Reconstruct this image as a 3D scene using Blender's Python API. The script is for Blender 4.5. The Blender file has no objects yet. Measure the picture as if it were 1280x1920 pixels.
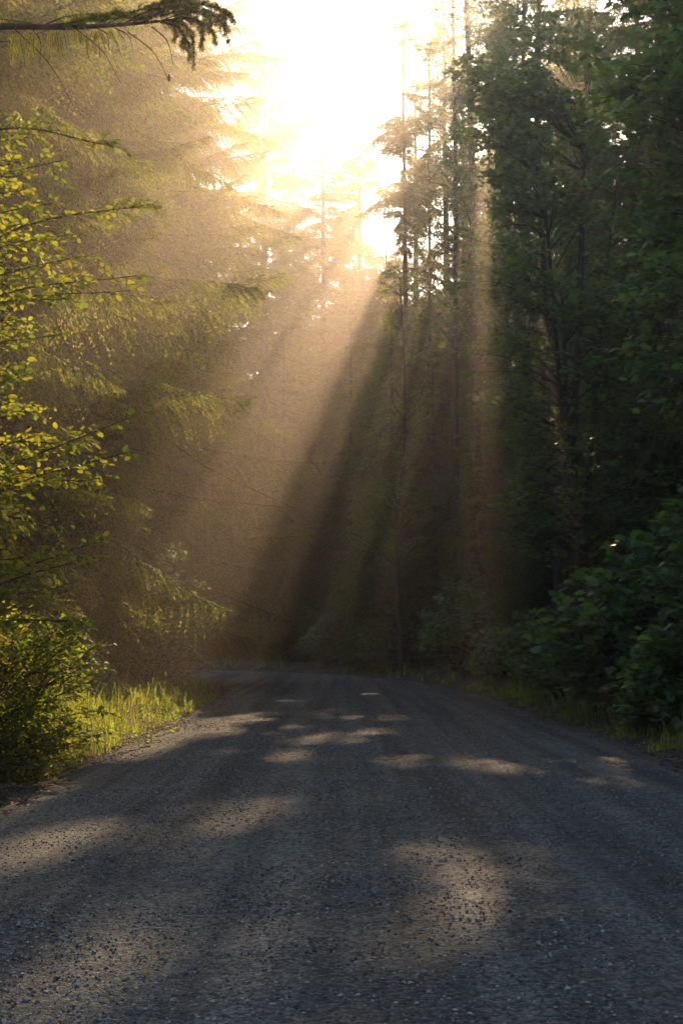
import bpy, math
import numpy as np

C = bpy.context.scene.collection
sc = bpy.context.scene
rng = np.random.default_rng(7)

# ------------------------------------------------------------------ camera
F, PITCH, CAMH = 2400.0, math.atan(240/2400), 1.5
FW = np.array([0, math.cos(PITCH), math.sin(PITCH)]); UP = np.array([0, -math.sin(PITCH), math.cos(PITCH)])
def ray(px, py):
    d = FW + np.array([1, 0, 0])*(px-640)/F + UP*(960-py)/F
    return d/np.linalg.norm(d)
def at(px, py, Y):                      # the point of the photograph's pixel at distance Y
    d = ray(px, py)
    return np.array([0, 0, CAMH]) + d*(Y/d[1])
def pix(p):
    v = np.asarray(p, float) - np.array([0, 0, CAMH])
    w = v @ FW
    return 640+F*v[..., 0]/w, 960-F*(v @ UP)/w
cam = bpy.data.objects.new('camera', bpy.data.cameras.new('camera')); C.objects.link(cam)
cam.location = (0, 0, CAMH); cam.rotation_euler = (math.pi/2+PITCH, 0, 0)
cam.data.sensor_fit = 'VERTICAL'; cam.data.sensor_height = 36; cam.data.lens = 45
cam.data.clip_end = 2000; cam.data.clip_start = .05
sc.camera = cam
# ------------------------------------------------------------------ sky, sun, exposure
S = ray(915, 45)
ELEV = math.asin(S[2]); AZ = math.atan2(S[0], S[1])
w = bpy.data.worlds.new('World'); sc.world = w; w.use_nodes = True
nt = w.node_tree; nt.nodes.clear()
sky = nt.nodes.new('ShaderNodeTexSky'); sky.sky_type = 'NISHITA'; sky.sun_disc = False
sky.sun_elevation = ELEV; sky.sun_rotation = AZ; sky.air_density = 1.0; sky.dust_density = 0.5; sky.ozone_density = 1.0
bg = nt.nodes.new('ShaderNodeBackground'); bg.inputs[1].default_value = 0.145
ow = nt.nodes.new('ShaderNodeOutputWorld')
nt.links.new(sky.outputs[0], bg.inputs[0]); nt.links.new(bg.outputs[0], ow.inputs[0])
sl = bpy.data.lights.new('sun', 'SUN'); sl.energy = 5.0; sl.angle = math.radians(.5); sl.color = (1, .69, .40)
sun = bpy.data.objects.new('sun', sl); C.objects.link(sun)
from mathutils import Vector, Matrix
sun.rotation_euler = Vector(S).to_track_quat('Z', 'Y').to_euler()
sc.view_settings.view_transform = 'Standard'; sc.view_settings.look = 'None'
sc.view_settings.exposure = 1.05; sc.view_settings.gamma = 1
HAZE_DENSITY, HAZE_G = 0.0034, 0.79
cy = sc.cycles
sc.render.engine = 'CYCLES'
cy.max_bounces = 5; cy.diffuse_bounces = 3; cy.glossy_bounces = 2; cy.transmission_bounces = 4
cy.volume_bounces = 0; cy.transparent_max_bounces = 4
cy.use_denoising = True
cy.use_adaptive_sampling = False
cy.sample_clamp_indirect = 4

# ------------------------------------------------------------------ materials
def newmat(name):
    m = bpy.data.materials.new(name); m.use_nodes = True; m.node_tree.nodes.clear()
    return m, m.node_tree.nodes, m.node_tree.links
def ramp(N, L, src, stops):
    r = N.new('ShaderNodeValToRGB'); L.new(src, r.inputs[0])
    e = r.color_ramp.elements
    while len(e) > 1: e.remove(e[-1])
    e[0].position = stops[0][0]; e[0].color = (*stops[0][1], 1)
    for p, c in stops[1:]:
        x = e.new(p); x.color = (*c, 1)
    return r.outputs[0]
def noise(N, L, scale, detail=4, rough=.55, vec=None):
    n = N.new('ShaderNodeTexNoise'); n.inputs['Scale'].default_value = scale
    n.inputs['Detail'].default_value = detail; n.inputs['Roughness'].default_value = rough
    if vec: L.new(vec, n.inputs['Vector'])
    return n
def leafmat(name, cols, tcol, mix=.4, rough=.5, scale=1.3, spec=.4):
    m, N, L = newmat(name)
    geo = N.new('ShaderNodeNewGeometry'); oi = N.new('ShaderNodeObjectInfo')
    n = noise(N, L, scale, 3, .6, geo.outputs['Position'])
    a = N.new('ShaderNodeMath'); a.operation = 'MULTIPLY_ADD'; L.new(geo.outputs['Random Per Island'], a.inputs[0]); a.inputs[1].default_value = .55
    L.new(n.outputs[0], a.inputs[2])
    b = N.new('ShaderNodeMath'); b.operation = 'MULTIPLY_ADD'; L.new(oi.outputs['Random'], b.inputs[0]); b.inputs[1].default_value = .3
    L.new(a.outputs[0], b.inputs[2])
    c = ramp(N, L, b.outputs[0], [(.6, cols[0]), (.85, cols[1]), (1.15 if False else 1.0, cols[2])])
    p = N.new('ShaderNodeBsdfPrincipled'); L.new(c, p.inputs['Base Color'])
    p.inputs['Roughness'].default_value = rough; p.inputs['Specular IOR Level'].default_value = spec
    t = N.new('ShaderNodeBsdfTranslucent')
    mx = N.new('ShaderNodeMix'); mx.data_type = 'RGBA'; mx.blend_type = 'MULTIPLY'; mx.inputs[0].default_value = 1
    # leaf colour drives the transmitted colour too
    L.new(c, mx.inputs[6]); mx.inputs[7].default_value = (*tcol, 1); L.new(mx.outputs[2], t.inputs[0])
    ms = N.new('ShaderNodeMixShader'); ms.inputs[0].default_value = mix
    L.new(p.outputs[0], ms.inputs[1]); L.new(t.outputs[0], ms.inputs[2])
    o = N.new('ShaderNodeOutputMaterial'); L.new(ms.outputs[0], o.inputs[0])
    return m
M = {}
M['needles'] = leafmat('needles', [(.028, .048, .018), (.048, .075, .025), (.085, .105, .032)], (5.9, 5.0, 1.9), .45, .7, 1.3, .2)
M['needles_far'] = leafmat('needles_far', [(.022, .040, .016), (.036, .060, .022), (.06, .085, .03)], (4.6, 3.9, 1.8), .45, .6, .5)
M['leaf_alder'] = leafmat('leaf_alder', [(.05, .085, .018), (.075, .115, .022), (.12, .13, .03)], (4.6, 4.2, 1.5), .5, .6, 1.5, .2)
M['leaf_maple'] = leafmat('leaf_maple', [(.038, .066, .032), (.064, .10, .046), (.10, .145, .06)], (3.6, 4.0, 1.4), .42, .45, 1.0, .45)
M['leaf_shrub'] = leafmat('leaf_shrub', [(.07, .11, .055), (.11, .15, .075), (.16, .20, .10)], (3.2, 3.4, 1.5), .4, .55, 1.0, .3)
M['grass'] = leafmat('grass', [(.06, .10, .022), (.10, .15, .03), (.20, .20, .07)], (3.6, 3.9, 1.3), .5, .5, 7.0, .3)
def barkmat(name, c0, c1, sc_):
    m, N, L = newmat(name)
    tc = N.new('ShaderNodeTexCoord'); mp = N.new('ShaderNodeMapping'); mp.inputs['Scale'].default_value = (1, 1, .18)
    L.new(tc.outputs['Object'], mp.inputs[0])
    n = noise(N, L, sc_, 6, .65, mp.outputs[0])
    c = ramp(N, L, n.outputs[0], [(.3, c0), (.7, c1)])
    p = N.new('ShaderNodeBsdfPrincipled'); L.new(c, p.inputs['Base Color']); p.inputs['Roughness'].default_value = .9
    bp = N.new('ShaderNodeBump'); bp.inputs['Strength'].default_value = .8; bp.inputs['Distance'].default_value = .03
    L.new(n.outputs[0], bp.inputs['Height']); L.new(bp.outputs[0], p.inputs['Normal'])
    o = N.new('ShaderNodeOutputMaterial'); L.new(p.outputs[0], o.inputs[0]); return m
M['bark'] = barkmat('bark', (.035, .026, .02), (.13, .10, .075), 14)
M['bark_pale'] = barkmat('bark_pale', (.07, .06, .05), (.2, .18, .15), 10)
M['twig'] = barkmat('twig', (.04, .028, .02), (.09, .065, .045), 20)
# ground litter
m, N, L = newmat('forest_floor')
geo = N.new('ShaderNodeNewGeometry')
n = noise(N, L, .9, 8, .7, geo.outputs['Position']); n2 = noise(N, L, 14, 8, .75, geo.outputs['Position'])
a = N.new('ShaderNodeMath'); a.operation = 'MULTIPLY_ADD'; L.new(n2.outputs[0], a.inputs[0]); a.inputs[1].default_value = .7; L.new(n.outputs[0], a.inputs[2])
c = ramp(N, L, a.outputs[0], [(.55, (.02, .016, .011)), (.8, (.06, .045, .028)), (1.0, (.15, .105, .065))])
p = N.new('ShaderNodeBsdfPrincipled'); L.new(c, p.inputs['Base Color']); p.inputs['Roughness'].default_value = .95
bp = N.new('ShaderNodeBump'); bp.inputs['Strength'].default_value = 1; bp.inputs['Distance'].default_value = .06
L.new(n2.outputs[0], bp.inputs['Height']); L.new(bp.outputs[0], p.inputs['Normal'])
o = N.new('ShaderNodeOutputMaterial'); L.new(p.outputs[0], o.inputs[0]); M['floor'] = m
# gravel road
m, N, L = newmat('road_gravel')
geo = N.new('ShaderNodeNewGeometry')
vo = N.new('ShaderNodeTexVoronoi'); vo.inputs['Scale'].default_value = 42; L.new(geo.outputs['Position'], vo.inputs['Vector'])
vo2 = N.new('ShaderNodeTexVoronoi'); vo2.inputs['Scale'].default_value = 95; L.new(geo.outputs['Position'], vo2.inputs['Vector'])
mp = N.new('ShaderNodeMapping'); mp.inputs['Scale'].default_value = (2.3, .05, 1); L.new(geo.outputs['Position'], mp.inputs[0])
lane = noise(N, L, 1.0, 4, .6, mp.outputs[0])
big = noise(N, L, .8, 6, .65, geo.outputs['Position']); fine = noise(N, L, 60, 6, .8, geo.outputs['Position'])
c1 = ramp(N, L, fine.outputs[0], [(.3, (.062, .068, .062)), (.52, (.20, .215, .20)), (.72, (.43, .46, .42))])
c2 = ramp(N, L, big.outputs[0], [(.3, (.74, .75, .76)), (.7, (1.15, 1.10, 1.02))])
c3 = ramp(N, L, lane.outputs[0], [(.38, (.60, .60, .60)), (.62, (1.35, 1.35, 1.33))])
sep = N.new('ShaderNodeSeparateColor'); L.new(vo.outputs['Color'], sep.inputs[0])
c4 = ramp(N, L, sep.outputs[0], [(0, (.42, .43, .44)), (.5, (1, 1, 1)), (1, (1.6, 1.55, 1.48))])
def mul(a_, b_):
    x = N.new('ShaderNodeMix'); x.data_type = 'RGBA'; x.blend_type = 'MULTIPLY'; x.inputs[0].default_value = 1
    L.new(a_, x.inputs[6]); L.new(b_, x.inputs[7]); return x.outputs[2]
col = mul(mul(mul(c1, c2), c3), c4)
p = N.new('ShaderNodeBsdfPrincipled'); L.new(col, p.inputs['Base Color']); p.inputs['Roughness'].default_value = .85
p.inputs['Specular IOR Level'].default_value = .35
h = N.new('ShaderNodeMath'); h.operation = 'ADD'; L.new(vo.outputs['Distance'], h.inputs[0]); L.new(vo2.outputs['Distance'], h.inputs[1])
h2 = N.new('ShaderNodeMath'); h2.operation = 'MULTIPLY_ADD'; L.new(h.outputs[0], h2.inputs[0]); h2.inputs[1].default_value = -1; L.new(fine.outputs[0], h2.inputs[2])
bp = N.new('ShaderNodeBump'); bp.inputs['Strength'].default_value = 1; bp.inputs['Distance'].default_value = .028
L.new(h2.outputs[0], bp.inputs['Height']); L.new(bp.outputs[0], p.inputs['Normal'])
o = N.new('ShaderNodeOutputMaterial'); L.new(p.outputs[0], o.inputs[0]); M['road'] = m
m, N, L = newmat('stone')
geo = N.new('ShaderNodeNewGeometry'); oi = N.new('ShaderNodeObjectInfo')
n = noise(N, L, 25, 3, .6, geo.outputs['Position'])
a = N.new('ShaderNodeMath'); a.operation = 'MULTIPLY_ADD'; L.new(n.outputs[0], a.inputs[0]); a.inputs[1].default_value = .3; L.new(geo.outputs['Random Per Island'], a.inputs[2])
c = ramp(N, L, a.outputs[0], [(.15, (.035, .037, .036)), (.6, (.10, .105, .10)), (.95, (.22, .22, .20)), (1.2 if False else 1.0, (.42, .40, .36))])
p = N.new('ShaderNodeBsdfPrincipled'); L.new(c, p.inputs['Base Color']); p.inputs['Roughness'].default_value = .75
o = N.new('ShaderNodeOutputMaterial'); L.new(p.outputs[0], o.inputs[0]); M['stone'] = m
def plain(name, col, rough=.7):
    m, N, L = newmat(name); n = noise(N, L, 40); c = ramp(N, L, n.outputs[0], [(.3, tuple(x*.7 for x in col)), (.7, col)])
    p = N.new('ShaderNodeBsdfPrincipled'); L.new(c, p.inputs['Base Color']); p.inputs['Roughness'].default_value = rough
    o = N.new('ShaderNodeOutputMaterial'); L.new(p.outputs[0], o.inputs[0]); return m
M['litter'] = plain('dead_leaves', (.24, .13, .075), .8)
M['yellow'] = plain('yellow_petals', (.75, .45, .03)); M['straw'] = leafmat('straw', [(.2, .17, .08), (.28, .24, .11), (.36, .3, .14)], (2, 1.8, 1.2), .4)

# ------------------------------------------------------------------ mesh helpers
class Buf:
    def __init__(s): s.v = []; s.f = []; s.m = []; s.n = 0
    def add(s, v, f, mi=0):
        v = np.asarray(v, float).reshape(-1, 3); f = np.asarray(f, int)
        s.v.append(v); s.f.append(f+s.n); s.m.append(np.full(len(f), mi)); s.n += len(v)
    def inst(s, tv, tf, mats, pos, mi=0):       # mats (k,3,3), rows of tv are mapped by mats
        k = len(pos)
        if k == 0: return
        v = np.einsum('kij,nj->kni', mats, tv) + pos[:, None, :]
        f = tf[None]+(np.arange(k)*len(tv))[:, None, None]
        s.add(v.reshape(-1, 3), f.reshape(-1, tf.shape[1]), mi)
    def tube(s, pts, rad, n=6, mi=0):
        pts = np.asarray(pts, float); rad = np.asarray(rad, float); k = len(pts)
        t = np.gradient(pts, axis=0); t /= np.linalg.norm(t, axis=1)[:, None]+1e-9
        ref = np.array([0, 0, 1.]) if abs(t[:, 2]).mean() < .8 else np.array([0, 1., 0])
        a = np.cross(t, ref); a /= np.linalg.norm(a, axis=1)[:, None]+1e-9; b = np.cross(t, a)
        th = np.arange(n)*2*math.pi/n
        v = pts[:, None]+rad[:, None, None]*(np.cos(th)[None, :, None]*a[:, None]+np.sin(th)[None, :, None]*b[:, None])
        i = np.arange(k-1)[:, None]*n; j = np.arange(n)[None]; jn = (j+1) % n
        f = np.stack([i+j, i+jn, i+n+jn, i+n+j], -1).reshape(-1, 4)
        s.add(v.reshape(-1, 3), f, mi)
    def mesh(s, name, mats, smooth=False):
        me = bpy.data.meshes.new(name)
        V = np.concatenate(s.v) if s.v else np.zeros((0, 3))
        me.vertices.add(len(V)); me.vertices.foreach_set('co', V.ravel())
        cnt = np.concatenate([np.full(len(f), f.shape[1]) for f in s.f]); idx = np.concatenate([f.ravel() for f in s.f])
        me.loops.add(len(idx)); me.loops.foreach_set('vertex_index', idx.astype(np.int32))
        me.polygons.add(len(cnt)); st = np.concatenate([[0], np.cumsum(cnt)[:-1]])
        me.polygons.foreach_set('loop_start', st.astype(np.int32)); me.polygons.foreach_set('loop_total', cnt.astype(np.int32))
        for m_ in mats: me.materials.append(m_)
        me.polygons.foreach_set('material_index', np.concatenate(s.m).astype(np.int32))
        me.polygons.foreach_set('use_smooth', np.full(len(cnt), smooth))
        me.update(calc_edges=True)
        return me
def tag(o, label=None, cat=None, group=None, kind=None):
    for k, v in (('label', label), ('category', cat), ('group', group), ('kind', kind)):
        if v: o[k] = v
    return o
def obj(name, me, parent=None, loc=None):
    o = bpy.data.objects.new(name, me); C.objects.link(o)
    if parent is not None: o.parent = parent
    if loc is not None: o.location = loc
    return o
def empty(name, loc, rz=0):
    o = bpy.data.objects.new(name, None); C.objects.link(o); o.location = loc; o.rotation_euler = (0, 0, rz)
    o.empty_display_size = .3; return o
def unit(v): return v/(np.linalg.norm(v, axis=-1, keepdims=True)+1e-9)
def frames(d, nrm):                    # columns: along d, across, normal
    d = unit(d); y = unit(np.cross(nrm, d)); z = np.cross(d, y)
    return np.stack([d, y, z], -1)
def spline(pts, n):
    pts = np.asarray(pts, float); k = len(pts)
    P = np.vstack([2*pts[0]-pts[1], pts, 2*pts[-1]-pts[-2]])
    t = np.linspace(0, k-1-1e-6, n); i = t.astype(int); u = (t-i)[:, None]
    a, b, c_, d = P[i], P[i+1], P[i+2], P[i+3]
    return .5*((2*b)+(c_-a)*u+(2*a-5*b+4*c_-d)*u**2+(3*b-a-3*c_+d)*u**3)

# ------------------------------------------------------------------ ground and road
def vnoise(x, y, s, seed=0):           # smooth value noise
    x = np.asarray(x, float)/s+seed*17.3; y = np.asarray(y, float)/s+seed*9.1
    xi, yi = np.floor(x), np.floor(y); fx, fy = x-xi, y-yi
    fx = fx*fx*(3-2*fx); fy = fy*fy*(3-2*fy)
    def hsh(a, b): q = np.sin(a*127.1+b*311.7+seed*74.7)*43758.5453; return q-np.floor(q)
    return (hsh(xi, yi)*(1-fx)+hsh(xi+1, yi)*fx)*(1-fy)+(hsh(xi, yi+1)*(1-fx)+hsh(xi+1, yi+1)*fx)*fy
Rk = [(3.9, -60), (4.0, -20), (4.0, 15), (3.9, 24), (3.6, 36), (2.9, 44), (1.0, 52), (-2.2, 58.5), (-6.5, 63), (-14, 67), (-28, 71), (-60, 75), (-110, 78)]
Lk = [(-3.2, -60), (-3.1, -20), (-3.1, 12), (-3.0, 22), (-3.1, 32), (-3.8, 40), (-5.6, 46), (-9.0, 52), (-15, 56.5), (-22, 60), (-35, 64), (-62, 68), (-110, 71)]
NR = 700
tR = spline([(a, b, 0) for a, b in Rk], NR); tL = spline([(a, b, 0) for a, b in Lk], NR)
RL = np.concatenate([tL[:, :2], tR[::-1, :2]])
def in_road(x, y):
    x = np.atleast_1d(x); y = np.atleast_1d(y); c = np.zeros(len(x), bool)
    q = RL[::6]; x1, y1 = q[:, 0], q[:, 1]; x2, y2 = np.roll(x1, -1), np.roll(y1, -1)
    for a, b, c_, d in zip(x1, y1, x2, y2):
        if b == d: continue
        c ^= ((b > y) != (d > y)) & (x < (c_-a)*(y-b)/(d-b)+a)
    return c
def road_dist(x, y):                   # + outside the road, - inside
    x = np.atleast_1d(np.asarray(x, float)); y = np.atleast_1d(np.asarray(y, float))
    q = RL[::5]; out = np.empty(len(x))
    for i in range(0, len(x), 4000):
        d = np.hypot(x[i:i+4000, None]-q[None, :, 0], y[i:i+4000, None]-q[None, :, 1]).min(1); out[i:i+4000] = d
    return np.where(in_road(x, y), -out, out)
def gz(x, y):                          # height of the forest floor
    x = np.atleast_1d(np.asarray(x, float)); y = np.atleast_1d(np.asarray(y, float))
    d = road_dist(x, y)
    z = np.where(d < 0, -.06, np.clip(d, 0, 1)*.10+np.clip(d-.8, 0, 3)*.10-.02)
    z = z + np.clip(d, 0, 3)/3*(.35*vnoise(x, y, 4, 1)+.18*vnoise(x, y, 1.3, 2)-.2)
    z += .03*vnoise(x, y, .35, 3)*(d > 0)
    far = np.clip(np.maximum(np.maximum(y-88, np.abs(x)-24), -y-40)/60, 0, 1); z += 13*far**1.3
    return z
def axis_(lo, hi, a, b, fine, coarse):
    return np.unique(np.concatenate([np.arange(lo, a, coarse), np.arange(a, b, fine), np.arange(b, hi+coarse, coarse)]))
xs = axis_(-240, 240, -14, 14, .22, 5); ys = axis_(-240, 260, 3, 72, .3, 5)
X, Y = np.meshgrid(xs, ys); Z = gz(X.ravel(), Y.ravel())
b = Buf(); nx = len(xs); i = np.arange(len(ys)-1)[:, None]*nx+np.arange(nx-1)[None]
b.add(np.stack([X.ravel(), Y.ravel(), Z], -1), np.stack([i, i+1, i+nx+1, i+nx], -1).reshape(-1, 4))
ground = obj('ground', b.mesh('ground', [M['floor']], True)); tag(ground, kind='structure', label='forest floor of dark soil and needle litter under the trees')
b = Buf(); K = 44; u = np.linspace(0, 1, K)
wob = (vnoise(tL[:, 1], tL[:, 0], 1.1, 5)-.5)*.45+(vnoise(tL[:, 1], tL[:, 0], .3, 15)-.5)*.2; wob2 = (vnoise(tR[:, 1], tR[:, 0], 1.0, 6)-.5)*.45+(vnoise(tR[:, 1], tR[:, 0], .3, 16)-.5)*.2
across = unit(tR-tL); A = tL+across*wob[:, None]-across*.12; B = tR+across*wob2[:, None]+across*.12
G = A[:, None]*(1-u)[None, :, None]+B[:, None]*u[None, :, None]
def road_z(u_, x, y):
    e = np.minimum(u_, 1-u_)
    z = .035+.055*(1-(2*u_-1)**2)-.02*np.exp(-((u_-.33)/.06)**2)-.02*np.exp(-((u_-.68)/.06)**2)-.06*np.exp(-(e/.012))
    return z+.018*(vnoise(x, y, .8, 8)-.5)+.01*(vnoise(x, y, .25, 9)-.5)
G[..., 2] = road_z(np.broadcast_to(u, G.shape[:2]), G[..., 0], G[..., 1])
i = np.arange(NR-1)[:, None]*K+np.arange(K-1)[None]
b.add(G.reshape(-1, 3), np.stack([i, i+1, i+K+1, i+K], -1).reshape(-1, 4))
road = obj('road', b.mesh('road', [M['road']], True)); tag(road, kind='structure', label='grey gravel road curving away to the left into the forest')

# gravel
octv = np.array([[1, 0, 0], [-1, 0, 0], [0, 1, 0], [0, -1, 0], [0, 0, 1], [0, 0, -1]], float)
octf = np.array([[0, 2, 4], [2, 1, 4], [1, 3, 4], [3, 0, 4], [2, 0, 5], [1, 2, 5], [3, 1, 5], [0, 3, 5]])
def road_xy(n, y0, y1, uspread=True):
    y = rng.uniform(y0, y1, n); xl = np.interp(y, tL[:, 1], tL[:, 0]); xr = np.interp(y, tR[:, 1], tR[:, 0])
    u_ = rng.uniform(-.04, 1.04, n); x = xl+(xr-xl)*u_
    return x, y, np.where((u_ > 0) & (u_ < 1), road_z(np.clip(u_, 0, 1), x, y), gz(x, y))
b = Buf()
for y0, y1, n, s0, s1 in [(3.8, 8, 42000, .0035, .013), (8, 14, 36000, .005, .014), (14, 24, 26000, .007, .016), (24, 44, 12000, .01, .02)]:
    x, y, z = road_xy(n, y0, y1)
    keep = vnoise(x, y, .45, 21)*.6+vnoise(x, y*.25, .5, 22)*.6+rng.uniform(0, .8, n) > .78
    x, y, z = x[keep], y[keep], z[keep]; n = len(x)
    s = s0+(s1-s0)*rng.random(n)**2.2
    R_ = frames(rng.normal(size=(n, 3))*[1, 1, .15], np.tile([0, 0, 1.], (n, 1))+rng.normal(size=(n, 3))*.25)
    R_ = R_*(s[:, None, None]*rng.uniform(.6, 1.25, (n, 1, 3))*np.array([1, 1, .62]))
    b.inst(octv, octf, R_, np.stack([x, y, z+s*.25], -1))
g = obj('gravel', b.mesh('gravel', [M['stone']]), road); g['kind'] = 'stuff'
# the largest loose stones, one by one
stone_meshes = []
for k in range(5):
    b = Buf(); th = np.arange(6)*math.pi/3
    ring = lambda r, z, o_: np.stack([r*np.cos(th+o_)*rng.uniform(.8, 1.2, 6), r*.8*np.sin(th+o_)*rng.uniform(.8, 1.2, 6), np.full(6, z)+rng.uniform(-.08, .08, 6)], -1)
    v = np.vstack([ring(.75, -.35, 0), ring(1, .08, .3), ring(.62, .48, .1), [[0, 0, .58]]])
    f = [[a, (a+1) % 6, 6+(a+1) % 6, 6+a] for a in range(6)]+[[6+a, 6+(a+1) % 6, 12+(a+1) % 6, 12+a] for a in range(6)]
    b.add(v, f); b.add(v[12:], [[a, (a+1) % 6, 6] for a in range(6)]); stone_meshes.append(b.mesh('stone', [M['stone']]))
x, y, z = road_xy(290, 4.2, 12)
for k in range(290):
    o = obj('stone', stone_meshes[k % 5], road, (x[k], y[k], z[k]+.004)); s = .010+.014*rng.random()**1.5
    o.scale = (s, s, s*.8); o.rotation_euler = (rng.normal()*.15, rng.normal()*.15, rng.random()*6.3)

# ------------------------------------------------------------------ light gaps in the canopy: lines towards the sun kept free of foliage
def road_at(px, py):
    d = ray(px, py); t = (CAMH-.05)/-d[2]; return np.array([0, 0, CAMH])+d*t
SH = []
for px, py, r in [(620, 1386, .42), (575, 1392, .36), (655, 1398, .3), (520, 1365, .38), (470, 1378, .34), (430, 1525, .36), (400, 1548, .3), (95, 1580, .40), (20, 1605, .42), (960, 1450, .45), (880, 1665, .26), (880, 1715, .24), (860, 1760, .2),
                  (200, 1800, .25), (150, 1835, .25), (95, 1875, .25), (250, 1375, 1.2), (200, 1405, .9), (330, 1365, .9), (1040, 1430, .2), (760, 1610, .15), (1010, 1640, .16), (770, 1440, .2), (420, 1372, .3), (600, 1284, .4), (690, 1305, .35), (540, 1318, .4), (545, 1425, .3), (700, 1378, .28), (590, 1340, .3), (660, 1350, .28), (480, 1345, .35)]:
    SH.append((road_at(px, py), r))
for px, py, Yd, r in [(1090, 1060, 18, .35), (1110, 1210, 17.5, .3), (1130, 1300, 17, .3), (1085, 1370, 19, .25)]: SH.append((at(px, py, Yd), r))
for px, py, Yd, r in [(230, 400, 11.4, .4), (120, 330, 11.8, .4), (60, 470, 11.8, .45), (80, 610, 11.6, .4), (40, 800, 11.8, .45), (245, 530, 11.4, .3), (150, 860, 11.6, .4), (60, 1250, 13.4, .5), (130, 1330, 13.6, .4), (0, 250, 12, .5)]: SH.append((at(px, py, Yd), r))
for px, py, Yd, r in [(820, 640, 50, .5), (1140, 215, 16.5, .25)]: SH.append((at(px, py, Yd), r))
SH += [(at(400, 1010, 30), .9), (at(360, 1130, 30), .8), (at(445, 910, 36), .9)]
ST = np.array([s[0] for s in SH]); SR = np.array([s[1] for s in SH])*.98
def shafted(q, pad=0.):                # True where a point would close one of the gaps
    q = np.atleast_2d(q); d = q[:, None]-ST[None]; a = d @ S
    e = np.linalg.norm(d-a[..., None]*S, axis=-1)
    return ((e < SR[None]+pad) & (a > 2)).any(1)

# ------------------------------------------------------------------ conifers
dia_v = np.array([[0, 0, 0], [.45, .5, 0], [1, 0, 0], [.45, -.5, 0]]); dia_f = np.array([[0, 1, 2, 3]])
def bough_mesh(L_, seed, tws=.06, sps=.035, sl=.10, sw=.030, droop=.20, hang=1.3, mat='needles'):
    r = np.random.default_rng(seed); b = Buf()
    n = max(4, int(L_/tws)); wy = r.normal()*.05
    ax = lambda t: np.stack([L_*t, L_*wy*np.sin(t*3)+0*t, L_*(.03*np.sin(t*5+seed)-droop*t**1.8+.04*t**4)], -1)
    tt = np.linspace(0, 1, 9); b.tube(ax(tt), np.linspace(.011*L_, .002, 9), 4, 1)
    P, D, NN, LL, WW = [], [], [], [], []
    for i_ in range(n):
        for sgn in (-1, 1):
            t = .1+.9*(i_+r.random())/n
            l = (.40*L_**.85*(1-t)**.75*min(1, (t+.1)*2.2)+.07)*r.uniform(.6, 1.15)
            if r.random() < .07: continue
            p0 = ax(np.array([t]))[0]; ang = sgn*math.radians(r.uniform(42, 66))
            d = np.array([math.cos(ang), math.sin(ang), r.normal()*.26-.12])
            s = np.arange(.02, l, sps); k = len(s)
            if k == 0: continue
            hz = -hang*s**2/(l+.25)*r.uniform(.5, 1.5)
            pts = p0+d[None]*s[:, None]+np.stack([.12*s**2/l, 0*s, hz], -1)
            if l > .18:
                q = pts[::max(1, k//4)]
                if len(q) > 1: b.tube(q, np.linspace(.005, .002, len(q)), 3, 1)
            td = np.gradient(pts, axis=0) if k > 1 else d[None]; td = unit(td)
            for sd in (-1, 1):
                a2 = sd*np.radians(r.uniform(25, 50, k)); side = unit(np.cross(np.array([0, 0, 1.]), td))
                dd = td*np.cos(a2)[:, None]+side*np.sin(a2)[:, None]+r.normal(size=(k, 3))*.15+np.array([0, 0, -.18])
                P.append(pts+r.normal(size=(k, 3))*.004); D.append(dd); NN.append(np.array([0, 0, 1.])+r.normal(size=(k, 3))*.8)
                LL.append(sl*(1.1-.55*s/l)*r.uniform(.6, 1.3, k)); WW.append(np.full(k, sw)*r.uniform(.7, 1.3, k))
    P, D, NN = map(np.vstack, (P, D, NN)); LL = np.concatenate(LL); WW = np.concatenate(WW)
    R_ = frames(D, NN)*np.stack([LL, WW, LL], -1)[:, None, :]
    b.inst(dia_v, dia_f, R_, P, 0)
    return b, b.mesh('bough', [M[mat], M['twig']])
BL = [.7, 1.3, 2.0, 2.8, 3.7]
BM = {L_: [bough_mesh(L_, 100+i*10+j)[1] for j in range(3)] for i, L_ in enumerate(BL)}
BMS = {L_: [bough_mesh(L_, 300+i*10+j, droop=.34, hang=1.5, tws=.075)[1] for j in range(3)] for i, L_ in enumerate(BL)}
BMF = {L_: [bough_mesh(L_, 500+i*10+j, droop=.26, hang=1.4, tws=.09, sps=.05, sl=.17, sw=.062)[1] for j in range(3)] for i, L_ in enumerate(BL)}
BMFS = {L_: [bough_mesh(L_, 700+i*10+j, droop=.30, hang=1.6, tws=.16, sps=.055, sl=.17, sw=.055)[1] for j in range(3)] for i, L_ in enumerate(BL)}
def trunk_mesh(H, r0, seed, lean=(0, 0), mat='bark', n=9, rt=.02):
    r = np.random.default_rng(seed); k = 14; t = np.linspace(0, 1, k)
    w_ = np.cumsum(r.normal(size=(k, 2)), 0)*.012*H/6
    w_ -= w_[0]
    pts = np.stack([w_[:, 0]*.3+lean[0]*t*H, w_[:, 1]*.3+lean[1]*t*H, -.3+(H+.3)*t], -1)
    rad = r0*(1-t)**.8+rt; rad[0] *= 1.35
    b = Buf(); b.tube(pts, rad, n); return b.mesh('trunk', [M[mat]], True), pts
GA = math.pi*(3-math.sqrt(5))
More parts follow.
